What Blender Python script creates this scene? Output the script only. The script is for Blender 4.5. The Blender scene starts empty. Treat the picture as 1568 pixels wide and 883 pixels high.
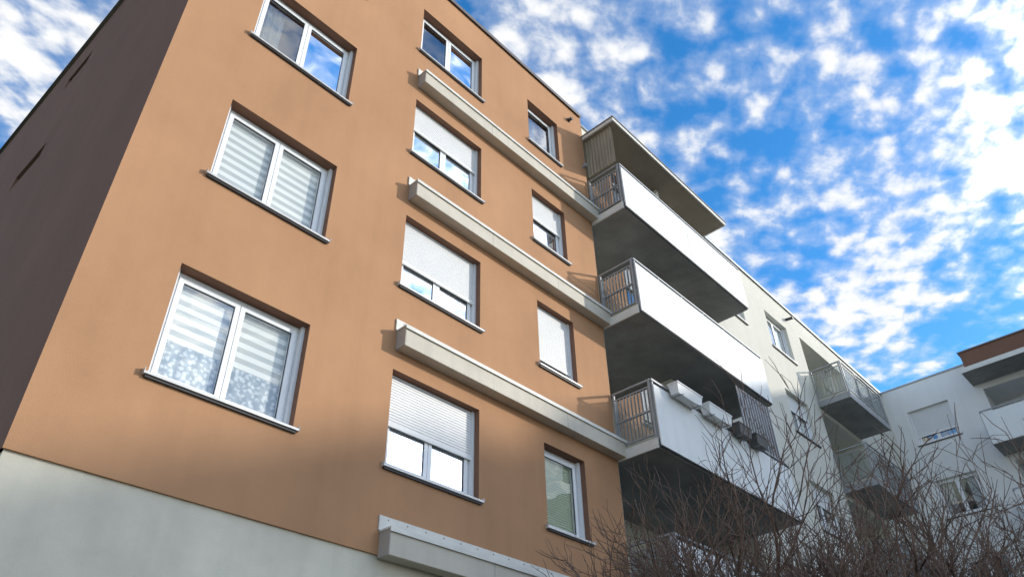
import bpy, bmesh, math, random
from mathutils import Vector, Matrix, noise
random.seed(7)
ZO = 1.6
scene = bpy.context.scene
scene.view_settings.view_transform = 'Standard'
scene.view_settings.look = 'None'
scene.view_settings.exposure = 0
scene.view_settings.gamma = 1

# ------------------------------------------------------------------ materials
def nn(nt, t, **k):
    n = nt.nodes.new(t)
    for a, b in k.items():
        setattr(n, a, b)
    return n

def mat(name, col, rough=0.6, metal=0.0, var=0.0, vscale=(3, 3, 3), col2=None, bump=0.0, bscale=80, spec=0.4,
        streak=0.0):
    m = bpy.data.materials.new(name)
    m.use_nodes = True
    nt = m.node_tree
    bs = nt.nodes['Principled BSDF']
    bs.inputs['Roughness'].default_value = rough
    bs.inputs['Metallic'].default_value = metal
    bs.inputs['Specular IOR Level'].default_value = spec
    bs.inputs['Base Color'].default_value = (*col, 1)
    tc = nn(nt, 'ShaderNodeTexCoord')
    last = None
    if var > 0:
        mp = nn(nt, 'ShaderNodeMapping')
        mp.inputs['Scale'].default_value = vscale
        nt.links.new(tc.outputs['Object'], mp.inputs['Vector'])
        nz = nn(nt, 'ShaderNodeTexNoise')
        nz.inputs['Scale'].default_value = 1.0
        nz.inputs['Detail'].default_value = 6
        nz.inputs['Roughness'].default_value = 0.62
        nt.links.new(mp.outputs[0], nz.inputs['Vector'])
        rp = nn(nt, 'ShaderNodeMapRange')
        rp.inputs['From Min'].default_value = 0.32
        rp.inputs['From Max'].default_value = 0.68
        nt.links.new(nz.outputs['Fac'], rp.inputs['Value'])
        mx = nn(nt, 'ShaderNodeMix', data_type='RGBA')
        c2 = col2 if col2 else tuple(c * (1 - var) for c in col)
        mx.inputs['A'].default_value = (*col, 1)
        mx.inputs['B'].default_value = (*c2, 1)
        nt.links.new(rp.outputs[0], mx.inputs['Factor'])
        last = mx.outputs['Result']
        if streak > 0:
            mp2 = nn(nt, 'ShaderNodeMapping')
            mp2.inputs['Scale'].default_value = (5, 5, 0.25)
            nt.links.new(tc.outputs['Object'], mp2.inputs['Vector'])
            n2 = nn(nt, 'ShaderNodeTexNoise')
            n2.inputs['Scale'].default_value = 1.0
            n2.inputs['Detail'].default_value = 4
            nt.links.new(mp2.outputs[0], n2.inputs['Vector'])
            r2 = nn(nt, 'ShaderNodeMapRange')
            r2.inputs['From Min'].default_value = 0.45
            r2.inputs['From Max'].default_value = 0.8
            r2.inputs['To Min'].default_value = 1.0
            r2.inputs['To Max'].default_value = 1.0 - streak
            nt.links.new(n2.outputs['Fac'], r2.inputs['Value'])
            m2 = nn(nt, 'ShaderNodeMix', data_type='RGBA', blend_type='MULTIPLY')
            m2.inputs['Factor'].default_value = 1
            nt.links.new(last, m2.inputs['A'])
            nt.links.new(r2.outputs[0], m2.inputs['B'])
            last = m2.outputs['Result']
        nt.links.new(last, bs.inputs['Base Color'])
    if bump > 0:
        nb = nn(nt, 'ShaderNodeTexNoise')
        nb.inputs['Scale'].default_value = bscale
        nb.inputs['Detail'].default_value = 2
        nt.links.new(tc.outputs['Object'], nb.inputs['Vector'])
        bp = nn(nt, 'ShaderNodeBump')
        bp.inputs['Strength'].default_value = bump
        bp.inputs['Distance'].default_value = 0.01
        nt.links.new(nb.outputs['Fac'], bp.inputs['Height'])
        nt.links.new(bp.outputs[0], bs.inputs['Normal'])
    return m

BROWN = mat('brown_render', (0.485, 0.268, 0.146), 0.9, var=0.20, vscale=(.5, .5, .4), bump=0.25, bscale=90, spec=0.15, streak=0.05)
REVEAL_SHADE = mat('brown_render_reveal_shade', (0.24, 0.13, 0.088), 0.9, var=0.15, vscale=(3, 3, 3), spec=0.15)  # darker copy of the facade render, with the recess shade painted in
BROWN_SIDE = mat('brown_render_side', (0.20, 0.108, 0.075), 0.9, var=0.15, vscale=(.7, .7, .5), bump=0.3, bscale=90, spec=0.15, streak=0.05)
PLINTH = mat('plinth_concrete', (0.71, 0.66, 0.54), 0.85, var=0.28, vscale=(.5, .5, .7), bump=0.2, bscale=60, spec=0.2, streak=0.08)
WHITE_W = mat('white_render', (0.68, 0.66, 0.58), 0.9, var=0.10, vscale=(.5, .5, .4), bump=0.25, bscale=90, spec=0.15, streak=0.06)
WING_W = mat('wing_render', (0.77, 0.77, 0.75), 0.9, var=0.08, vscale=(.5, .5, .4), spec=0.15, streak=0.05)
PVC = mat('white_pvc', (0.80, 0.81, 0.82), 0.35)
SHUT = mat('shutter_slat', (0.76, 0.76, 0.75), 0.45, var=0.06, vscale=(3, 3, 3))
ALU = mat('aluminium_sheet', (0.62, 0.61, 0.59), 0.4, metal=0.3, var=0.15, vscale=(6, 6, 6))
FLASH = mat('flashing', (0.72, 0.70, 0.64), 0.5, var=0.18, vscale=(3, 3, 8))
RIVET = mat('rivet', (0.25, 0.25, 0.24), 0.5, metal=0.6)
BEAM = mat('beam_paint', (0.58, 0.53, 0.44), 0.7, var=0.14, vscale=(1.2, 1.2, 3), streak=.12)
BEAMCAP = mat('beam_cap', (0.40, 0.36, 0.32), 0.7, var=0.1)
CONC = mat('balcony_concrete', (0.34, 0.335, 0.32), 0.85, var=0.35, vscale=(1.6, 1.6, 1.6))
PANEL = mat('white_panel', (0.76, 0.77, 0.755), 0.55, var=0.07, vscale=(1.5, 1.5, 1.5), streak=0.08)
STEEL = mat('galvanised_steel', (0.36, 0.37, 0.38), 0.5, metal=0.2, var=0.2, vscale=(8, 8, 8))
DARK = mat('dark_metal', (0.04, 0.04, 0.045), 0.5)
COPE = mat('coping_metal', (0.16, 0.14, 0.13), 0.5, metal=0.3)
COPEW = mat('coping_metal_light', (0.35, 0.37, 0.39), 0.5, metal=0.3)
INT = mat('room_interior', (0.20, 0.19, 0.18), 0.9, var=0.5, vscale=(2, 2, 2))
LACE = mat('curtain_fabric', (0.70, 0.71, 0.72), 0.9, var=0.15, vscale=(20, 20, 3))
ZB1 = mat('zebra_blind_opaque', (0.87, 0.87, 0.84), 0.8)
ZB2 = mat('zebra_blind_sheer', (0.55, 0.57, 0.56), 0.8)
GREENB = mat('green_blind', (0.50, 0.54, 0.38), 0.7)
ROOF = mat('roof_gravel', (0.3, 0.29, 0.27), 0.95, var=0.3, vscale=(6, 6, 6), bump=0.6, bscale=30)
CANOPYU = mat('canopy_soffit', (0.34, 0.29, 0.23), 0.8, var=0.12)
REED = mat('reed_screen', (0.36, 0.31, 0.23), 0.85, var=0.35, vscale=(30, 30, 2))
BARK = mat('bark', (0.20, 0.13, 0.095), 0.85, var=0.45, vscale=(6, 6, 6))
GRASS = mat('lawn_grass', (0.07, 0.10, 0.03), 0.95, var=0.5, vscale=(1.5, 1.5, 1.5), bump=0.8, bscale=40)
PAVE = mat('paving', (0.45, 0.42, 0.36), 0.9, var=0.25, vscale=(2, 2, 2), bump=0.3, bscale=30)
KERB = mat('kerb_concrete', (0.42, 0.41, 0.39), 0.85, var=0.2)
PLANT = mat('planter_plastic', (0.76, 0.76, 0.74), 0.45, var=0.08)
PLANTD = mat('planter_dark_plastic', (0.10, 0.095, 0.09), 0.5, var=0.2)
SOIL = mat('soil', (0.05, 0.035, 0.025), 1.0)
SLATD = mat('dark_slat', (0.10, 0.10, 0.11), 0.5)

def lace_mat():
    m = mat('lace_curtain', (0.72, 0.75, 0.78), 0.9)
    nt = m.node_tree
    bs = nt.nodes['Principled BSDF']
    tc = nn(nt, 'ShaderNodeTexCoord')
    v = nn(nt, 'ShaderNodeTexVoronoi', feature='F1')
    v.inputs['Scale'].default_value = 16
    nz = nn(nt, 'ShaderNodeTexNoise')
    nz.inputs['Scale'].default_value = 25
    nz.inputs['Detail'].default_value = 3
    nt.links.new(tc.outputs['Object'], v.inputs['Vector'])
    nt.links.new(tc.outputs['Object'], nz.inputs['Vector'])
    ad = nn(nt, 'ShaderNodeMath', operation='MULTIPLY')
    nt.links.new(v.outputs['Distance'], ad.inputs[0])
    nt.links.new(nz.outputs['Fac'], ad.inputs[1])
    rp = nn(nt, 'ShaderNodeMapRange')
    rp.inputs['From Min'].default_value = 0.14
    rp.inputs['From Max'].default_value = 0.28
    nt.links.new(ad.outputs[0], rp.inputs['Value'])
    mx = nn(nt, 'ShaderNodeMix', data_type='RGBA')
    mx.inputs['A'].default_value = (0.70, 0.73, 0.76, 1)
    mx.inputs['B'].default_value = (0.38, 0.44, 0.50, 1)
    nt.links.new(rp.outputs[0], mx.inputs['Factor'])
    nt.links.new(mx.outputs['Result'], bs.inputs['Base Color'])
    return m
LACEF = lace_mat()

def glass_mat(name, refl, tint=(0.86, 0.9, 0.9), fk=0.8):
    m = bpy.data.materials.new(name)
    m.use_nodes = True
    nt = m.node_tree
    nt.nodes.clear()
    out = nn(nt, 'ShaderNodeOutputMaterial')
    tr = nn(nt, 'ShaderNodeBsdfTransparent')
    tr.inputs[0].default_value = (*tint, 1)
    gl = nn(nt, 'ShaderNodeBsdfGlossy')
    gl.inputs['Roughness'].default_value = 0.01
    gl.inputs['Color'].default_value = (0.95, 0.97, 1, 1)
    tc = nn(nt, 'ShaderNodeTexCoord')
    nz = nn(nt, 'ShaderNodeTexNoise')
    nz.inputs['Scale'].default_value = 1.3
    nz.inputs['Detail'].default_value = 1
    nt.links.new(tc.outputs['Object'], nz.inputs['Vector'])
    bp = nn(nt, 'ShaderNodeBump')
    bp.inputs['Strength'].default_value = 0.35
    bp.inputs['Distance'].default_value = 0.02
    nt.links.new(nz.outputs['Fac'], bp.inputs['Height'])
    nt.links.new(bp.outputs[0], gl.inputs['Normal'])
    lw = nn(nt, 'ShaderNodeLayerWeight')
    lw.inputs['Blend'].default_value = 0.35
    ad = nn(nt, 'ShaderNodeMath', operation='MULTIPLY_ADD', use_clamp=True)
    ad.inputs[1].default_value = fk
    ad.inputs[2].default_value = refl
    nt.links.new(lw.outputs['Fresnel'], ad.inputs[0])
    mx = nn(nt, 'ShaderNodeMixShader')
    nt.links.new(ad.outputs[0], mx.inputs[0])
    nt.links.new(tr.outputs[0], mx.inputs[1])
    nt.links.new(gl.outputs[0], mx.inputs[2])
    nt.links.new(mx.outputs[0], out.inputs[0])
    return m
GLASS = glass_mat('window_glass', 0.20)
GLASSL = glass_mat('window_glass_clear', 0.02, (.95, .97, .97), fk=.35)
GLASSB = glass_mat('balustrade_glass', 0.08, (0.60, 0.67, 0.67), fk=.5)

# ------------------------------------------------------------------ builder
class Bld:
    def __init__(s, name, origin=(0, 0, 0)):
        s.name = name
        s.parts = {}
        s.root = bpy.data.objects.new(name, None)
        s.root.empty_display_size = 0.5
        s.root.location = origin
        s.o = Vector(origin)
        scene.collection.objects.link(s.root)
    def p(s, key, m):
        if key not in s.parts:
            s.parts[key] = ([], [], m)
        return s.parts[key]
    def quad(s, key, m, pts):
        v, f, _ = s.p(key, m)
        i = len(v)
        v.extend([(a[0] - s.o.x, a[1] - s.o.y, a[2] + ZO - s.o.z) for a in pts])
        f.append(tuple(range(i, i + len(pts))))
    def box(s, key, m, fr, u0, u1, d0, d1, z0, z1):
        v, f, _ = s.p(key, m)
        i = len(v)
        for z in (z0, z1):
            for (u, d) in ((u0, d0), (u1, d0), (u1, d1), (u0, d1)):
                a = fr(u, d, z)
                v.append((a[0] - s.o.x, a[1] - s.o.y, a[2] + ZO - s.o.z))
        for q in ((0, 1, 2, 3), (4, 5, 6, 7), (0, 1, 5, 4), (1, 2, 6, 5), (2, 3, 7, 6), (3, 0, 4, 7)):
            f.append(tuple(i + k for k in q))
    def tube(s, key, m, a, b, r, n=8):
        v, f, _ = s.p(key, m)
        a = Vector(a); b = Vector(b)
        t = (b - a).normalized()
        x = t.orthogonal().normalized(); y = t.cross(x)
        i = len(v)
        for c in (a, b):
            for k in range(n):
                w = c + (x * math.cos(6.2832 * k / n) + y * math.sin(6.2832 * k / n)) * r
                v.append((w.x - s.o.x, w.y - s.o.y, w.z + ZO - s.o.z))
        for k in range(n):
            f.append((i + k, i + (k + 1) % n, i + n + (k + 1) % n, i + n + k))
        f.append(tuple(i + k for k in range(n)))
        f.append(tuple(i + n + k for k in range(n)))
    def wall(s, key, m, fr, u0, u1, z0, z1, holes, d=0.0, reveal=0.24, rkey=None, rm=None):
        us = sorted(set([u0, u1] + [h[0] for h in holes] + [h[1] for h in holes]))
        zs = sorted(set([z0, z1] + [h[2] for h in holes] + [h[3] for h in holes]))
        for a, b in zip(us, us[1:]):
            for c, e in zip(zs, zs[1:]):
                mu, mz = (a + b) / 2, (c + e) / 2
                if any(h[0] < mu < h[1] and h[2] < mz < h[3] for h in holes):
                    continue
                s.quad(key, m, [fr(a, d, c), fr(b, d, c), fr(b, d, e), fr(a, d, e)])
        for h in holes:
            r = h[4] if len(h) > 4 else reveal
            k2, m2 = (rkey or key), (rm or m)
            A, Bq, C, E = h[:4]
            s.quad(k2, m2, [fr(A, d, C), fr(A, d + r, C), fr(A, d + r, E), fr(A, d, E)])
            s.quad(k2, m2, [fr(Bq, d, C), fr(Bq, d + r, C), fr(Bq, d + r, E), fr(Bq, d, E)])
            s.quad(k2, m2, [fr(A, d, E), fr(Bq, d, E), fr(Bq, d + r, E), fr(A, d + r, E)])
            s.quad(k2, m2, [fr(A, d, C), fr(Bq, d, C), fr(Bq, d + r, C), fr(A, d + r, C)])
    def finish(s, bevel=()):
        for key, (v, f, m) in s.parts.items():
            me = bpy.data.meshes.new(s.name + '_' + key)
            me.from_pydata(v, [], f)
            me.materials.append(m)
            bm = bmesh.new(); bm.from_mesh(me)
            bmesh.ops.recalc_face_normals(bm, faces=bm.faces)
            bm.to_mesh(me); bm.free()
            ob = bpy.data.objects.new(key, me)
            scene.collection.objects.link(ob)
            ob.parent = s.root
            if key in bevel:
                bv = ob.modifiers.new('bevel', 'BEVEL')
                bv.width = bevel[key]; bv.segments = 2
                bv.limit_method = 'ANGLE'

def window(b, fr, u0, u1, z0, z1, n=2, shut=0.0, blind=None, sill=True, R=0.17):
    """recessed pvc window. R = depth of frame front behind facade"""
    F = 'window_frames'
    fw = 0.055
    b.box('shutter_guides', PVC, fr, u0 + .002, u0 + .045, R - .07, R - .004, z0 + .002, z1 - .002)
    b.box('shutter_guides', PVC, fr, u1 - .045, u1 - .002, R - .07, R - .004, z0 + .002, z1 - .002)
    b.box(F, PVC, fr, u0 + .003, u0 + .003 + fw + .02, R, R + .07, z0 + .003, z1 - .003)
    b.box(F, PVC, fr, u1 - .003 - fw - .02, u1 - .003, R, R + .07, z0 + .003, z1 - .003)
    a, c = u0 + .003 + fw + .02, u1 - .003 - fw - .02
    b.box(F, PVC, fr, a, c, R, R + .07, z1 - .003 - fw, z1 - .003)
    b.box(F, PVC, fr, a, c, R, R + .07, z0 + .003, z0 + .003 + fw)
    w = (c - a) / n
    cf = 0.062
    clear = blind in ('zebra', 'zebra_lace', 'green')
    for i in range(n):
        p, q = a + w * i + .004, a + w * (i + 1) - .004
        lo, hi = z0 + .003 + fw + .004, z1 - .003 - fw - .004
        R2 = R - .018
        b.box('casements', PVC, fr, p, p + cf, R2, R2 + .07, lo, hi)
        b.box('casements', PVC, fr, q - cf, q, R2, R2 + .07, lo, hi)
        b.box('casements', PVC, fr, p + cf, q - cf, R2, R2 + .07, hi - cf, hi)
        b.box('casements', PVC, fr, p + cf, q - cf, R2, R2 + .07, lo, lo + cf)
        g = .006
        for (x0, x1, y0, y1) in ((p + cf, p + cf + g, lo + cf, hi - cf), (q - cf - g, q - cf, lo + cf, hi - cf),
                                 (p + cf + g, q - cf - g, hi - cf - g, hi - cf), (p + cf + g, q - cf - g, lo + cf, lo + cf + g)):
            b.box('gaskets', DARK, fr, x0, x1, R2 + .012, R2 + .03, y0, y1)
        t = (random.random() - .5) * .006
        b.quad('glass_panes_clear' if clear else 'glass_panes', GLASSL if clear else GLASS,
               [fr(p + cf, R2 + .02, lo + cf), fr(q - cf, R2 + .02 + t, lo + cf),
                                      fr(q - cf, R2 + .02 + t, hi - cf), fr(p + cf, R2 + .02, hi - cf)])
        bd = R + .10 if not clear else R + .058
        if clear:
            p, q, lo, hi = p + .02, q - .02, lo + .02, hi - .02
        if blind == 'zebra' or blind == 'zebra_lace':
            z = hi; k = 0
            bh = .068
            zb = lo if blind == 'zebra' else lo + (hi - lo) * .02
            while z > zb:
                zz = max(z - bh, zb)
                kk = ('blind_bands', ZB1) if k % 2 == 0 else ('blind_sheer_bands', ZB2)
                b.quad(kk[0], kk[1], [fr(p, bd + .0, zz), fr(q, bd, zz), fr(q, bd, z), fr(p, bd, z)])
                z = zz; k += 1
            if blind == 'zebra_lace':
                h2 = lo + (hi - lo) * (.40)
                N = 24
                for j in range(N):
                    x0 = p + (q - p) * j / N; x1 = p + (q - p) * (j + 1) / N
                    e0 = .006 * math.sin(j * 1.1); e1 = .006 * math.sin((j + 1) * 1.1)
                    b.quad('lace_curtains', LACEF, [fr(x0, bd - .012 + e0, lo), fr(x1, bd - .012 + e1, lo),
                                                    fr(x1, bd - .012 + e1, h2 - .02 * abs(math.sin(j + 1))), fr(x0, bd - .012 + e0, h2 - .02 * abs(math.sin(j)))])
        elif blind == 'green':
            z = hi
            while z > lo + .05:
                b.box('venetian_slats', GREENB, fr, p, q, bd, bd + .012, z - .034, z)
                z -= .04
        elif blind == 'curtain':
            N = 30
            for j in range(N):
                x0 = p + (q - p) * j / N; x1 = p + (q - p) * (j + 1) / N
                if (i == 0 and j > N * .55) or (i == n - 1 and n > 1 and j < N * .35):
                    continue
                e0 = .025 * math.sin(j * 1.7); e1 = .025 * math.sin((j + 1) * 1.7)
                b.quad('curtains', LACE, [fr(x0, bd + .05 + e0, lo), fr(x1, bd + .05 + e1, lo), fr(x1, bd + .05 + e1, hi), fr(x0, bd + .05 + e0, hi)])
    if shut > 0:
        z = z1 - .005
        zb = z1 - (z1 - z0) * shut
        while z > zb:
            b.box('roller_shutters', SHUT, fr, u0 + .03, u1 - .03, R - .048, R - .036, z - .038, z - .004)
            z -= .042
        b.box('roller_shutters', SHUT, fr, u0 + .032, u1 - .032, R - .055, R - .03, z - .05, z)
        b.quad('shutter_backs', DARK, [fr(u0 + .03, R - .035, z), fr(u1 - .03, R - .035, z), fr(u1 - .03, R - .035, z1 - .01), fr(u0 + .03, R - .035, z1 - .01)])
    dp = 1.5
    dd = R + .07
    K, M = 'rooms', INT
    b.quad(K, M, [fr(u0 - .5, dp, z0 - .3), fr(u1 + .5, dp, z0 - .3), fr(u1 + .5, dp, z1 + .2), fr(u0 - .5, dp, z1 + .2)])
    b.quad(K, M, [fr(u0, dd, z1), fr(u1, dd, z1), fr(u1 + .5, dp, z1 + .2), fr(u0 - .5, dp, z1 + .2)])
    b.quad(K, M, [fr(u0, dd, z0), fr(u1, dd, z0), fr(u1 + .5, dp, z0 - .3), fr(u0 - .5, dp, z0 - .3)])
    b.quad(K, M, [fr(u0, dd, z0), fr(u0, dd, z1), fr(u0 - .5, dp, z1 + .2), fr(u0 - .5, dp, z0 - .3)])
    b.quad(K, M, [fr(u1, dd, z0), fr(u1, dd, z1), fr(u1 + .5, dp, z1 + .2), fr(u1 + .5, dp, z0 - .3)])
    if sill:
        b.box('window_sills', ALU, fr, u0 - .05, u1 + .05, -.055, -.002, z0 - .035, z0 - .005)
        b.box('sill_shadow_strip', DARK, fr, u0 - .03, u1 + .03, -.035, -.002, z0 - .062, z0 - .036)  # added dark strip standing in for the shadow under the sill
        b.box('window_sills', ALU, fr, u0 + .002, u1 - .002, -.002, R + .0, z0 - .0, z0 + .012)
        b.box('window_sills', ALU, fr, u0 - .056, u0 - .05, -.06, -.002, z0 - .04, z0 + .03)
        b.box('window_sills', ALU, fr, u1 + .05, u1 + .056, -.06, -.002, z0 - .04, z0 + .03)

def railing(b, fr, u0, u1, z0, z1, pitch=.095, posts=2, m=STEEL, key='railings', mid=True, glass=False):
    b.box(key, m, fr, u0, u1, -.022, .022, z1 - .035, z1)
    b.box(key, m, fr, u0, u1, -.012, .012, z0 + .08, z0 + .105)
    if mid:
        b.box(key, m, fr, u0, u1, -.012, .012, z1 - .16, z1 - .135)
    for i in range(posts):
        u = u0 + (u1 - u0) * i / (posts - 1)
        u = min(max(u, u0 + .023), u1 - .023)
        b.box(key, m, fr, u - .02, u + .02, -.018, .018, z0 - .12, z1 - .036)
    n = int((u1 - u0) / pitch)
    for i in range(1, n):
        u = u0 + (u1 - u0) * i / n
        b.box(key, m, fr, u - .006, u + .006, -.006, .006, z0 + .106, z1 - (.161 if mid else .036))
    if glass:
        b.quad('balustrade_glass', GLASSB, [fr(u0 + .03, .016, z0 + .1), fr(u1 - .03, .016, z0 + .1), fr(u1 - .03, .016, z1 - .17), fr(u0 + .03, .016, z1 - .17)])

ST = 2.81
# ================================================================== brown building
Y0 = 7.1
def frA(u, d, z): return (u, Y0 + d, z)
def frS(u, d, z): return (1.45 - .027 * (u - 7.1) + d, u, z)
bb = Bld('brown_apartment_building', (6, 7.1, 0))
XR = 10.56
TOP = 14.8
GZ = -1.6
PB = 2.87
col1, col2, col3 = (2.40, 4.11), (5.45, 7.10), (8.55, 9.58)
rows = [3.99 + ST * i for i in range(4)]
rows[2] += .04; rows[3] += .18
rows2 = [3.97 + 2.80 * i for i in range(4)]
holes = []
H = 1.42
for i, z in enumerate(rows):
    holes.append((col1[0], col1[1], z, z + (H if i < 3 else 1.38)))
z2 = []
for z in rows2:
    z2.append((col2[0], col2[1], z, z + 1.38))
    z2.append((col3[0], col3[1], z, z + 1.36))
bb.wall('walls', BROWN, frA, 1.45, 5.0, PB, TOP, holes, rkey='window_reveals', rm=REVEAL_SHADE)
bb.wall('walls', BROWN, frA, 5.0, XR, PB, TOP, z2, rkey='window_reveals', rm=REVEAL_SHADE)
bb.quad('walls', BROWN, [frA(1.45, 0, PB), frA(XR, 0, PB), frA(XR, .03, PB), frA(1.45, .03, PB)])
bb.wall('plinth', PLINTH, frA, 1.47, XR, GZ, PB, [], d=.03)
sh = [(12.5, 13.85, 10.28, 10.66), (12.62, 13.7, 13.12, 13.5), (12.5, 13.85, 7.47, 7.85), (12.5, 13.85, 4.66, 5.04)]
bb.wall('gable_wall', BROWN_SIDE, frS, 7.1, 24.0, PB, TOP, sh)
bb.wall('plinth', PLINTH, frS, 7.13, 24.0, GZ, PB, [], d=.03)
for h in sh:
    window(bb, frS, h[0], h[1], h[2], h[3], n=1, sill=False, R=.14)
bb.quad('walls', BROWN, [(XR, Y0, GZ), (XR, 24, GZ), (XR, 24, TOP), (XR, Y0, TOP)])
bb.quad('walls', BROWN, [(1.0, 24, GZ), (XR, 24, GZ), (XR, 24, TOP), (1.0, 24, TOP)])
bb.quad('roof', ROOF, [(1.35, 7.2, TOP - .25), (XR, 7.2, TOP - .25), (XR, 24, TOP - .25), (1.0, 24, TOP - .25)])
bb.box('roof_coping', COPE, frA, 1.42, XR, -.045, .30, TOP, TOP + .045)
bb.box('roof_coping', COPE, frA, 1.42, XR, -.05, -.042, TOP - .05, TOP + .05)
bb.box('roof_coping', COPE, frS, 7.4, 24.05, -.045, .30, TOP, TOP + .045)
for i, z in enumerate(rows):
    window(bb, frA, col1[0], col1[1], z, z + (H if i < 3 else 1.38), n=2, blind=['zebra_lace', 'zebra', 'curtain', 'curtain'][i])
for i, z in enumerate(rows2):
    window(bb, frA, col2[0], col2[1], z, z + 1.38, n=2, shut=[.50, .56, .40, 0][i], blind=['curtain', None, 'curtain', None][i])
    window(bb, frA, col3[0], col3[1], z, z + 1.36, n=1, shut=[0, .80, .42, .0][i], blind=['green', None, None, 'curtain'][i])
for zb in (2.83, 5.65, 8.47, 11.29):
    b0 = 5.46
    bb.box('trim_beams', BEAM, frA, b0 + .012, XR + .06, -.20, -.003, zb, zb + .30)
    bb.box('trim_beam_caps', BEAMCAP, frA, b0, b0 + .012, -.20, -.003, zb, zb + .30)
    bb.box('trim_beam_tops', FLASH, frA, b0 - .012, XR + .06, -.225, -.003, zb + .30, zb + .322)
    bb.box('trim_beam_tops', FLASH, frA, b0 - .012, XR + .06, -.225, -.210, zb + .265, zb + .30)
    bb.box('wall_flashing', FLASH, frA, b0 - .03, XR - .02, -.022, -.003, zb + .322, zb + .50)
    x = b0 + .1
    while x < XR - .05:
        bb.box('flashing_rivets', RIVET, frA, x - .008, x + .008, -.027, -.022, zb + .455, zb + .471)
        x += .30
    for x in (7.2, 8.95):
        bb.box('beam_joints', RIVET, frA, x, x + .006, -.2015, -.2, zb, zb + .265)
bb.tube('overflow_spout', DARK, (10.05, 7.1, 14.27), (10.05, 6.98, 14.25), .04, 12)
bb.tube('overflow_spout', RIVET, (10.05, 7.098, 14.27), (10.05, 7.08, 14.27), .06, 12)
bb.box('wall_hook', STEEL, frA, 10.45, 10.50, -.10, 0, 12.95, 13.05)

# ---- main balconies
XB0, XB1 = 10.58, 15.9
YF = 6.2
YBK = 8.7
def frF(u, d, z): return (u, YF + d, z)
def frL(u, d, z): return (XB0 + d, u, z)
def frR(u, d, z): return (XB1 + d, u, z)
bs = Bld('balcony_stack', (13.2, 6.2, 0))
slabs = [2.82, 5.63, 8.45, 11.20]
for i, zb in enumerate(slabs):
    bs.box('slabs', CONC, frF, XB0, XB1, .03, YBK - YF, zb, zb + .17)
    bs.box('slab_edges', DARK, frF, XB0 + .01, XB1, .0, .03, zb + .01, zb + .05)
    n = 2
    L = (XB1 - XB0) / n
    for k in range(n):
        bs.box('front_panels', PANEL, frF, XB0 + L * k + .006, XB0 + L * (k + 1) - .006, -.028, -.003, zb + .03, zb + 1.22)
    bs.box('panel_backs', STEEL, frF, XB0 + .02, XB1 - .02, .0, .012, zb + .3, zb + .34)
    bs.box('handrails', STEEL, frF, XB0, XB1, -.012, .03, zb + 1.30, zb + 1.34)
    x = XB0 + .02
    while x < XB1:
        bs.box('handrails', STEEL, frF, x, x + .03, .0, .03, zb + .17, zb + 1.30)
        x += .88
    railing(bs, frL, YF + .035, Y0 - .03, zb + .17, zb + 1.34, pitch=.075, posts=2, m=STEEL, glass=True)
    bs.box('railings', STEEL, frL, YF + .05, Y0 - .05, -.008, .008, zb + .72, zb + .75)
    bs.box('slab_side_trim', FLASH, frL, YF + .03, Y0 - .02, -.03, -.002, zb - .01, zb + .175)
    railing(bs, frR, YF + .035, Y0 + .1, zb + .17, zb + 1.34, pitch=.10, posts=2)
hb = []
for zb in slabs[:]:
    hb.append((11.0, 12.6, zb + .25, zb + 2.35))
    hb.append((13.6, 15.4, zb + .25, zb + 2.35))
def frB(u, d, z): return (u, YBK + d, z)
bs.wall('back_wall', WHITE_W, frB, XB0, XB1, GZ, 14.6, hb)
for h in hb:
    window(bs, frB, h[0], h[1], h[2], h[3], n=2, sill=False, R=.1, blind='curtain', shut=random.choice([0, .3, .5]))
bs.quad('inner_walls', WHITE_W, [(XB0 - .01, Y0 + .0, GZ), (XB0 - .01, YBK, GZ), (XB0 - .01, YBK, 14.6), (XB0 - .01, Y0, 14.6)])
bs.quad('inner_walls', WHITE_W, [(XB1 + .01, 7.26, GZ), (XB1 + .01, YBK, GZ), (XB1 + .01, YBK, 14.6), (XB1 + .01, 7.26, 14.6)])
bs.box('partition', WHITE_W, frA, 13.15, 13.27, -.35, YBK - Y0, 11.38, 13.9)
bs.box('partition', WHITE_W, frA, 13.15, 13.27, .1, YBK - Y0, 8.63, 11.19)
bs.box('partition', WHITE_W, frA, 13.15, 13.27, .1, YBK - Y0, 5.81, 8.44)
bs.box('canopy_soffit', CANOPYU, frF, XB0, 15.7, .0, YBK - YF, 13.97, 14.02)
bs.box('canopy_fascia', FLASH, frF, XB0 - .04, 15.74, -.03, .0, 13.96, 14.06)
bs.box('canopy_fascia', FLASH, frF, XB0 - .04, XB0, .0, Y0 - YF - .005, 13.96, 14.06)
bs.box('canopy_fascia', FLASH, frF, 15.7, 15.74, .0, Y0 - YF, 13.96, 14.06)
bs.box('canopy_cap', COPE, frF, XB0 - .06, 15.76, -.05, 1.0, 14.06, 14.085)
bs.box('upper_parapet', WHITE_W, frA, XB0, XB1, .15, .4, 14.03, 14.75)
N = 44
for j in range(N):
    y0_ = 6.3 + (7.08 - 6.3) * j / N; y1_ = 6.3 + (7.08 - 6.3) * (j + 1) / N
    e0 = .012 * math.sin(j * 1.25); e1 = .012 * math.sin((j + 1) * 1.25)
    bs.quad('side_screen', REED, [(XB0 + .07 + e0, y0_, 12.75), (XB0 + .07 + e1, y1_, 12.75), (XB0 + .07 + e1, y1_, 13.95), (XB0 + .07 + e0, y0_, 13.95)])
x = 14.25
while x < 15.75:
    bs.box('slat_screen', SLATD, frF, x, x + .075, .06, .075, 6.0, 8.35)
    bs.box('slat_screen_edges', PVC, frF, x + .076, x + .088, .058, .07, 6.0, 8.35)
    x += .13

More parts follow.
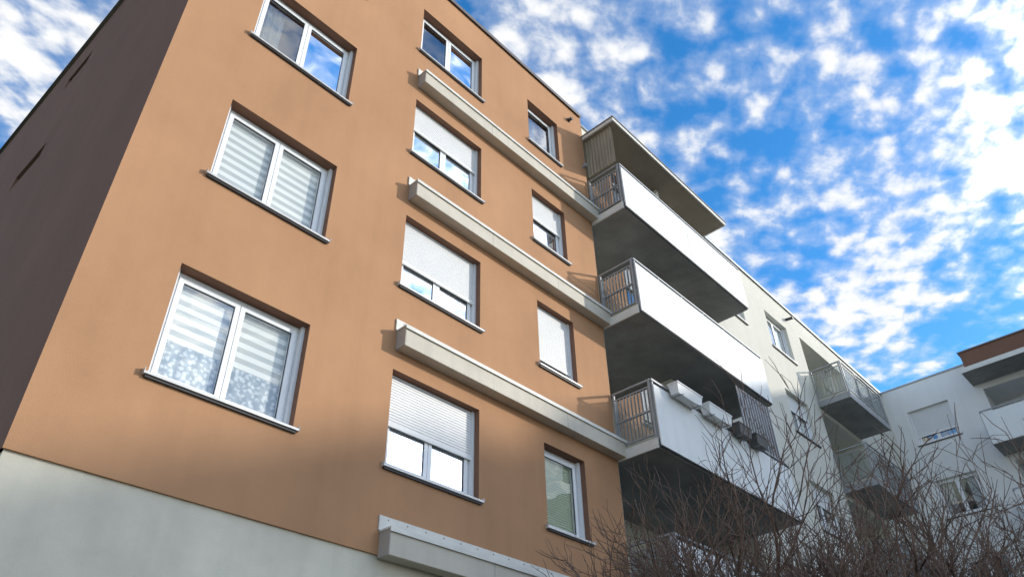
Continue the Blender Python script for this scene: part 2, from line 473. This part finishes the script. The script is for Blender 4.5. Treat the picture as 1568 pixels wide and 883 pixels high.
# ================================================================== white building
YW = 7.25
def frW(u, d, z): return (u, YW + d, z)
wb = Bld('white_apartment_building', (23, 7.25, 0))
XW0, XW1 = XB1, 30.0
TW = 14.75
hw = []
sm = []
LG0, LG1 = 22.35, 25.6
for i in range(5):
    z = 1.16 + ST * i
    hw.append((19.85, 21.35, z, z + 1.36))
    hw.append((17.0, 18.2, z, z + 1.36))
    hw.append((26.9, 28.3, z, z + 1.36))
    hw.append((LG0, LG1, z - .98, z + 1.5, 1.3))
    sm.append(z - .98)
wb.wall('walls', WHITE_W, frW, XW0, XW1, GZ, TW, hw)
for i, h in enumerate(hw):
    if len(h) == 4:
        window(wb, frW, h[0], h[1], h[2], h[3], n=2 if h[1] - h[0] > 1.3 else 1, shut=random.choice([0, 0, .2, .35]), blind=random.choice(['curtain', 'zebra', 'curtain']))
def frWL(u, d, z): return (u, YW + 1.3 + d, z)
for zf in sm:
    wb.wall('loggia_back_walls', WHITE_W, frWL, LG0, LG1, zf, zf + 2.48, [(22.7, 24.3, zf + .05, zf + 2.2)])
    window(wb, frWL, 22.7, 24.3, zf + .05, zf + 2.2, n=2, sill=False, R=.08, blind='curtain')
wb.quad('walls', WHITE_W, [(XW0, YW, 13.9), (XW0, 24, 13.9), (XW0, 24, TW), (XW0, YW, TW)])
wb.quad('roof', ROOF, [(XB0, YW + .1, TW - .25), (XW1 + 12, YW + .1, TW - .25), (XW1 + 12, 24, TW - .25), (XB0, 24, TW - .25)])
wb.quad('walls', WHITE_W, [(XB0, 24, GZ), (42, 24, GZ), (42, 24, TW), (XB0, 24, TW)])
wb.box('roof_coping', COPEW, frW, XW0 - 5.2, XW1 + .03, -.045, .3, TW, TW + .045)
wb.box('roof_coping', COPEW, frW, XW0, XW1 - .04, -.05, -.046, TW - .06, TW + .04)
wb.tube('overflow_spout', DARK, (21.56, 7.25, 14.2), (21.56, 7.0, 14.17), .05, 12)
YS = 6.25
def frSF(u, d, z): return (u, YS + d, z)
def frSL(u, d, z): return (LG0 + d, u, z)
def frSR(u, d, z): return (LG1 + d, u, z)
for zf in sm[1:]:
    wb.box('small_balcony_slabs', CONC, frSF, LG0, LG1, .03, YW - YS + 1.3, zf - .16, zf - .004)
    wb.box('small_balcony_edge', STEEL, frSF, LG0 - .02, LG1 + .02, -.01, .03, zf - .18, zf + .02)
    wb.box('small_balcony_edge', STEEL, frSL, YS + .03, YW - .002, -.03, -.002, zf - .18, zf + .02)
    railing(wb, frSF, LG0, LG1, zf + .02, zf + 1.12, pitch=.10, posts=4, glass=True)
    railing(wb, frSL, YS + .03, YW - .02, zf + .02, zf + 1.12, pitch=.10, posts=2, glass=True)
    railing(wb, frSR, YS + .03, YW - .02, zf + .02, zf + 1.12, pitch=.10, posts=2, glass=True)

# ================================================================== wing
XG = 30.0
def frG(u, d, z): return (XG + d, u, z)
def frGL(u, d, z): return (XG + 1.5 + d, u, z)
gb = Bld('wing_apartment_building', (30, 0, 0))
hg = []
gy0 = -30
for i in range(5):
    z = 1.05 + ST * i
    hg.append((5.05, 6.55, z, z + 1.38))
    for k in range(3):
        y1 = 4.05 - 8 * k; y0_ = y1 - 6.4
        zf = z - 1.25 + .17
        hg.append((y0_ + .2, y1 - .25, zf, zf + 2.4, 1.5))
gb.wall('walls', WING_W, frG, gy0, YW, GZ, 14.75, hg)
for i, h in enumerate(hg):
    top = i // 4
    if h[0] > 5:
        window(gb, frG, h[0], h[1], h[2], h[3], n=2, shut=[.0, .3, 0, 0, .72][top], blind='curtain')
    else:
        a, c, e, f = h[:4]
        ws = [(c - 2.4, c - .6, e + .03, e + 2.15), (a + 1.0, a + 2.6, e + .03, e + 2.15)]
        gb.wall('loggia_back_walls', WING_W, frGL, a, c, e, f, ws)
        for q in ws:
            window(gb, frGL, q[0], q[1], q[2], q[3], n=2, sill=False, blind='curtain', shut=random.choice([0, .3]), R=.1)
gb.quad('walls', WING_W, [(XG, gy0, GZ), (42, gy0, GZ), (42, gy0, 14.75), (XG, gy0, 14.75)])
gb.quad('walls', WING_W, [(42, gy0, GZ), (42, 24, GZ), (42, 24, 14.75), (42, gy0, 14.75)])
gb.quad('roof', ROOF, [(XG + .1, gy0, 14.5), (42, gy0, 14.5), (42, YW, 14.5), (XG + .1, YW, 14.5)])
gb.box('roof_coping', COPEW, frG, 3.95, YW - .06, -.045, .3, 14.75, 14.8)
for k in range(3):
    y1 = 4.05 - 8 * k; y0_ = y1 - 6.4
    gb.box('brown_fascia', BROWN_SIDE, frG, y0_ - .2, y1 - .1, -.9, -.002, 14.02, 14.80)
    gb.box('brown_fascia_coping', COPE, frG, y0_ - .25, y1 - .05, -.95, .2, 14.80, 14.85)
    gb.box('canopies', CONC, frG, y0_, y1, -1.33, -.002, 13.84, 13.99)
    gb.box('canopy_fascias', FLASH, frG, y0_ - .01, y1 + .01, -1.35, -1.332, 13.82, 14.0)
    gb.box('canopy_fascias', FLASH, frG, y1 - .0, y1 + .02, -1.331, -.002, 13.82, 14.0)
    for i in range(1, 5):
        zf = 1.05 + ST * i - 1.25
        gb.box('balcony_slabs', CONC, frG, y0_, y1, -1.27, -.002, zf, zf + .17)
        gb.box('balcony_panels', PANEL, frG, y0_ + .01, y1 - .01, -1.30, -1.272, zf + .02, zf + 1.15)
        gb.box('balcony_handrails', STEEL, frG, y0_, y1, -1.29, -1.25, zf + 1.22, zf + 1.26)
        y = y0_ + .02
        while y < y1 - .02:
            gb.box('balcony_handrails', STEEL, frG, y, y + .03, -1.265, -1.24, zf + .17, zf + 1.22)
            y += 1.06
        def frE(u, d, z, y1=y1): return (u, y1 + d, z)
        railing(gb, frE, XG - 1.25, XG - .02, zf + .17, zf + 1.24, pitch=.1)
    gb.box('balcony_dividers', WING_W, frG, (y0_ + y1) / 2 - .05, (y0_ + y1) / 2 + .05, -1.0, -.002, 11.3, 13.8)

for b_, bv in ((bb, {'trim_beams': .006, 'window_sills': .004}), (bs, {'slabs': .008, 'front_panels': .004}), (wb, {'small_balcony_slabs': .006}), (gb, {})):
    b_.finish(bv)

# ------------------------------------------------------------------ planters
def planter(x0, L, dark=False, z=6.78):
    b = Bld('balcony_planter', (x0, 6.05, 8.4))
    m = PLANTD if dark else PLANT
    h, w = .20, .21
    y0, y1 = 6.145 - w, 6.145
    ins = .025
    lo = [(x0 + ins, y0 + ins, z), (x0 + L - ins, y0 + ins, z), (x0 + L - ins, y1 - ins, z), (x0 + ins, y1 - ins, z)]
    hi = [(x0, y0, z + h), (x0 + L, y0, z + h), (x0 + L, y1, z + h), (x0, y1, z + h)]
    b.quad('trough', m, lo)
    idf = lambda u, d, zz: (u, d, zz)
    for k in range(4):
        b.quad('trough', m, [lo[k], lo[(k + 1) % 4], hi[(k + 1) % 4], hi[k]])
    b.box('rim', m, idf, x0 - .012, x0 + L + .012, y0 - .012, y0 + .01, z + h, z + h + .025)
    b.box('rim', m, idf, x0 - .012, x0 + L + .012, y1 - .01, y1 + .012, z + h, z + h + .025)
    b.box('rim', m, idf, x0 - .012, x0 + .01, y0 + .01, y1 - .01, z + h, z + h + .025)
    b.box('rim', m, idf, x0 + L - .01, x0 + L + .012, y0 + .01, y1 - .01, z + h, z + h + .025)
    b.quad('soil', SOIL, [(x0 + .01, y0 + .01, z + h - .01), (x0 + L - .01, y0 + .01, z + h - .01), (x0 + L - .01, y1 - .01, z + h - .01), (x0 + .01, y1 - .01, z + h - .01)])
    for hx in (x0 + .12, x0 + L - .12):
        b.box('hooks', STEEL, idf, hx - .01, hx + .01, y1 + .013, 6.25, z + h + .0, z + h + .012)
        b.box('hooks', STEEL, idf, hx - .01, hx + .01, y0 - .02, y1 + .01, z - .012, z - .004)
    b.finish()
planter(11.05, .85)
planter(12.15, .85)
planter(13.3, .5, True)
planter(14.0, .5, True)

# ------------------------------------------------------------------ bare trees
def tree(pos, height, spread, seed):
    rnd = random.Random(seed)
    V = []; Fc = []
    def ring(c, t, r, n):
        x = t.orthogonal().normalized(); y = t.cross(x)
        i = len(V)
        for k in range(n):
            V.append(tuple(c + (x * math.cos(6.2832 * k / n) + y * math.sin(6.2832 * k / n)) * r))
        return i
    def limb(p, d, L, r0, r1, lev):
        segs = [5, 5, 5, 4, 3, 3][lev]
        n = [10, 7, 5, 4, 3, 3][lev]
        prev = None
        pts = []
        ax = Vector((rnd.uniform(-1, 1), rnd.uniform(-1, 1), rnd.uniform(-1, 1)))
        for s in range(segs + 1):
            t = s / segs
            r = r0 + (r1 - r0) * t
            i = ring(p, d, r, n)
            if prev is not None:
                for k in range(n):
                    Fc.append((prev + k, prev + (k + 1) % n, i + (k + 1) % n, i + k))
            prev = i
            pts.append((p.copy(), d.copy(), r))
            wob = .22 if lev > 0 else .06
            d = (d + Vector((rnd.gauss(0, wob), rnd.gauss(0, wob), rnd.gauss(0, wob) + (.09 if lev > 0 else .0))) + ax * .05).normalized()
            p = p + d * (L / segs)
        return pts
    def rec(p, d, L, r, lev):
        pts = limb(p, d, L, r, r * (.62 if lev < 4 else .55), lev)
        if lev >= 5:
            return
        nch = [0, 5, 5, 4, 3][lev]
        for c in range(nch):
            j = 1 + int((c + rnd.random()) / nch * (len(pts) - 1))
            j = min(j, len(pts) - 1)
            q, dd, rr = pts[j]
            side = dd.orthogonal().normalized()
            side.rotate(Matrix.Rotation(rnd.uniform(0, 6.2832), 3, dd))
            a = rnd.uniform(.35, .85)
            nd = (dd * math.cos(a) + side * math.sin(a)); nd.z += .12; nd.normalize()
            rec(q, nd, L * rnd.uniform(.50, .78), max(rr * .70, .0055), lev + 1)
        q, dd, rr = pts[-1]
        rec(q, dd, L * .6, max(rr * .9, .0055), lev + 1)
    base = Vector((0, 0, -.05))
    trunk = limb(base, Vector((0, 0, 1)), height * .17, .13, .10, 0)
    ns = 9
    for s in range(ns):
        a = 6.2832 * s / ns + rnd.uniform(-.3, .3)
        tilt = rnd.uniform(.2, .9) * spread
        nd = Vector((math.cos(a) * math.sin(tilt), math.sin(a) * math.sin(tilt), math.cos(tilt)))
        rec(trunk[-1 - (s % 2)][0], nd, height * rnd.uniform(.28, .37), .06, 1)
    me = bpy.data.meshes.new('bare_tree')
    me.from_pydata(V, [], Fc)
    me.materials.append(BARK)
    for pl in me.polygons: pl.use_smooth = True
    zmax = max(v[2] for v in V)
    ob = bpy.data.objects.new('bare_tree', me)
    ob.location = (pos[0], pos[1], 0)
    s = height / zmax
    ob.scale = (s, s, s)
    scene.collection.objects.link(ob)
tree((8.9, 4.3), 6.1, .95, 3)
tree((10.9, 4.1), 6.8, .95, 11)
tree((13.5, 3.7), 6.3, 1.05, 21)
tree((16.4, 3.1), 5.7, 1.05, 33)

# ------------------------------------------------------------------ ground
def sheet(name, m, x0, x1, y0, y1, z):
    me = bpy.data.meshes.new(name)
    me.from_pydata([(x0, y0, z), (x1, y0, z), (x1, y1, z), (x0, y1, z)], [], [(0, 1, 2, 3)])
    me.materials.append(m)
    ob = bpy.data.objects.new(name, me)
    scene.collection.objects.link(ob)
    return ob
sheet('ground', GRASS, -600, 600, -600, 600, 0)
sheet('pavement', PAVE, -40, 29, -14.0, 2.2, .006)
k = Bld('kerb', (0, 2.27, 0))
k.box('kerb_stone', KERB, lambda u, d, z: (u, d, z), -40, 29, 2.2, 2.34, -1.62, -1.5)
k.finish({'kerb_stone': .015})

# ------------------------------------------------------------------ world
S = Vector((.763, -.646, .335)).normalized()
elev = math.asin(S.z)
az = math.atan2(S.x, S.y)
w = bpy.data.worlds.new('World')
scene.world = w
w.use_nodes = True
nt = w.node_tree
nt.nodes.clear()
out = nn(nt, 'ShaderNodeOutputWorld')
sky = nn(nt, 'ShaderNodeTexSky', sky_type='NISHITA')
sky.sun_disc = False
sky.sun_elevation = elev
sky.sun_rotation = az
sky.air_density = 1.0
sky.dust_density = 0.3
sky.ozone_density = 3.0
hs = nn(nt, 'ShaderNodeHueSaturation')
hs.inputs['Saturation'].default_value = 1.3
hs.inputs['Value'].default_value = 1.95
nt.links.new(sky.outputs[0], hs.inputs['Color'])
bg = nn(nt, 'ShaderNodeBackground')
bg.inputs['Strength'].default_value = 0.15
nt.links.new(hs.outputs[0], bg.inputs['Color'])
tc = nn(nt, 'ShaderNodeTexCoord')
sp = nn(nt, 'ShaderNodeSeparateXYZ')
nt.links.new(tc.outputs['Generated'], sp.inputs[0])
mz = nn(nt, 'ShaderNodeMath', operation='MAXIMUM'); mz.inputs[1].default_value = .06
nt.links.new(sp.outputs['Z'], mz.inputs[0])
dx = nn(nt, 'ShaderNodeMath', operation='DIVIDE'); dy = nn(nt, 'ShaderNodeMath', operation='DIVIDE')
nt.links.new(sp.outputs['X'], dx.inputs[0]); nt.links.new(mz.outputs[0], dx.inputs[1])
nt.links.new(sp.outputs['Y'], dy.inputs[0]); nt.links.new(mz.outputs[0], dy.inputs[1])
P = nn(nt, 'ShaderNodeCombineXYZ')
nt.links.new(dx.outputs[0], P.inputs[0]); nt.links.new(dy.outputs[0], P.inputs[1])
def nz(scale, detail, rough, dist=0.0, rot=0, sc=(1, 1, 1), loc=(0, 0, 0), vec=None):
    mp = nn(nt, 'ShaderNodeMapping')
    mp.inputs['Rotation'].default_value = (0, 0, rot)
    mp.inputs['Scale'].default_value = sc
    mp.inputs['Location'].default_value = loc
    nt.links.new(P.outputs[0], mp.inputs['Vector'])
    n = nn(nt, 'ShaderNodeTexNoise')
    n.noise_dimensions = '2D'
    n.inputs['Scale'].default_value = scale
    n.inputs['Detail'].default_value = detail
    n.inputs['Roughness'].default_value = rough
    n.inputs['Distortion'].default_value = dist
    nt.links.new(mp.outputs[0], n.inputs['Vector'])
    return n
def math2(op, a, b, clamp=False):
    m = nn(nt, 'ShaderNodeMath', operation=op, use_clamp=clamp)
    for i, x in enumerate((a, b)):
        if isinstance(x, (int, float)): m.inputs[i].default_value = x
        else: nt.links.new(x, m.inputs[i])
    return m.outputs[0]
def mrange(v, a, b, c=0.0, d=1.0):
    m = nn(nt, 'ShaderNodeMapRange', interpolation_type='SMOOTHSTEP')
    for k_, x in zip(('From Min', 'From Max', 'To Min', 'To Max'), (a, b, c, d)):
        m.inputs[k_].default_value = x
    nt.links.new(v, m.inputs['Value'])
    return m.outputs[0]
def blob(cx, cy, r):
    d = nn(nt, 'ShaderNodeVectorMath', operation='DISTANCE')
    nt.links.new(P.outputs[0], d.inputs[0]); d.inputs[1].default_value = (cx, cy, 0)
    return mrange(d.outputs['Value'], 0, r, 1, 0)
warp = nz(9, 2, .5, 0)
wv = nn(nt, 'ShaderNodeVectorMath', operation='MULTIPLY_ADD')
nt.links.new(warp.outputs['Color'], wv.inputs[0]); wv.inputs[1].default_value = (.11, .11, 0)
nt.links.new(P.outputs[0], wv.inputs[2])
mpv = nn(nt, 'ShaderNodeMapping')
mpv.inputs['Rotation'].default_value = (0, 0, .75)
mpv.inputs['Scale'].default_value = (1, 1.35, 1)
nt.links.new(wv.outputs[0], mpv.inputs['Vector'])
vor = nn(nt, 'ShaderNodeTexVoronoi', feature='F1')
vor.voronoi_dimensions = '2D'
vor.inputs['Scale'].default_value = 12.5
nt.links.new(mpv.outputs[0], vor.inputs['Vector'])
cell = math2('SUBTRACT', .62, vor.outputs['Distance'])
puff = nz(13, 4, .55, .1, rot=.75, sc=(1, 1.3, 1)).outputs['Fac']
big = nz(4.2, 3, .5, .2, loc=(3.1, 1.7, 0)).outputs['Fac']
cov = math2('ADD', math2('MULTIPLY', cell, .32), math2('MULTIPLY', puff, .80))
cov = math2('ADD', cov, math2('MULTIPLY', math2('SUBTRACT', big, .5), .75))
for (cx, cy, r, amt) in ((1.3, -.05, .45, .17), (1.62, .36, .28, .10), (1.9, .2, .28, -.28), (.85, .30, .30, -.06), (.9, .05, .2, -.03), (0, 1.0, .7, .05), (1.02, .47, .15, -.05), (.6, .4, .2, .02)):
    cov = math2('ADD', cov, math2('MULTIPLY', blob(cx, cy, r), amt))
core = mrange(cov, .42, .70)
haze = mrange(cov, .20, .58)
fac = math2('ADD', math2('MULTIPLY', core, .66), math2('MULTIPLY', haze, .30), True)
hor = mrange(sp.outputs['Z'], .0, .38, .9, 0)
fac = math2('MAXIMUM', fac, hor)
dt = nn(nt, 'ShaderNodeVectorMath', operation='DOT_PRODUCT')
nt.links.new(tc.outputs['Generated'], dt.inputs[0]); dt.inputs[1].default_value = S
glow = mrange(dt.outputs['Value'], .70, 1.0, 1.08, 4.5)
low = mrange(sp.outputs['Z'], .05, .42, .65, 0)      # bright haze belt near the horizon
glow = math2('ADD', glow, low)
bg2 = nn(nt, 'ShaderNodeBackground')
bg2.inputs['Color'].default_value = (.97, .97, .965, 1)
nt.links.new(glow, bg2.inputs['Strength'])
ms = nn(nt, 'ShaderNodeMixShader')
nt.links.new(fac, ms.inputs[0]); nt.links.new(bg.outputs[0], ms.inputs[1]); nt.links.new(bg2.outputs[0], ms.inputs[2])
nt.links.new(ms.outputs[0], out.inputs[0])

# ------------------------------------------------------------------ sun
sd = bpy.data.lights.new('sun', 'SUN')
sd.energy = 3.6
sd.angle = math.radians(1.4)
sd.color = (1, .94, .83)
so = bpy.data.objects.new('sun', sd)
so.rotation_euler = S.to_track_quat('Z', 'Y').to_euler()
so.location = S * 60
scene.collection.objects.link(so)

# ------------------------------------------------------------------ camera
cd = bpy.data.cameras.new('camera')
cd.sensor_width = 36
cd.lens = 36 * 1165 / 1568
cd.clip_end = 3000
co = bpy.data.objects.new('camera', cd)
R = Vector((.67983, -.73312, -.01915)); U = Vector((-.43176, -.42134, .79744)); Bk = Vector((-.59282, -.53385, -.60307))
M = Matrix((R, U, Bk)).transposed().to_4x4()
M.translation = Vector((0, 0, ZO))
co.matrix_world = M
scene.collection.objects.link(co)
scene.camera = co
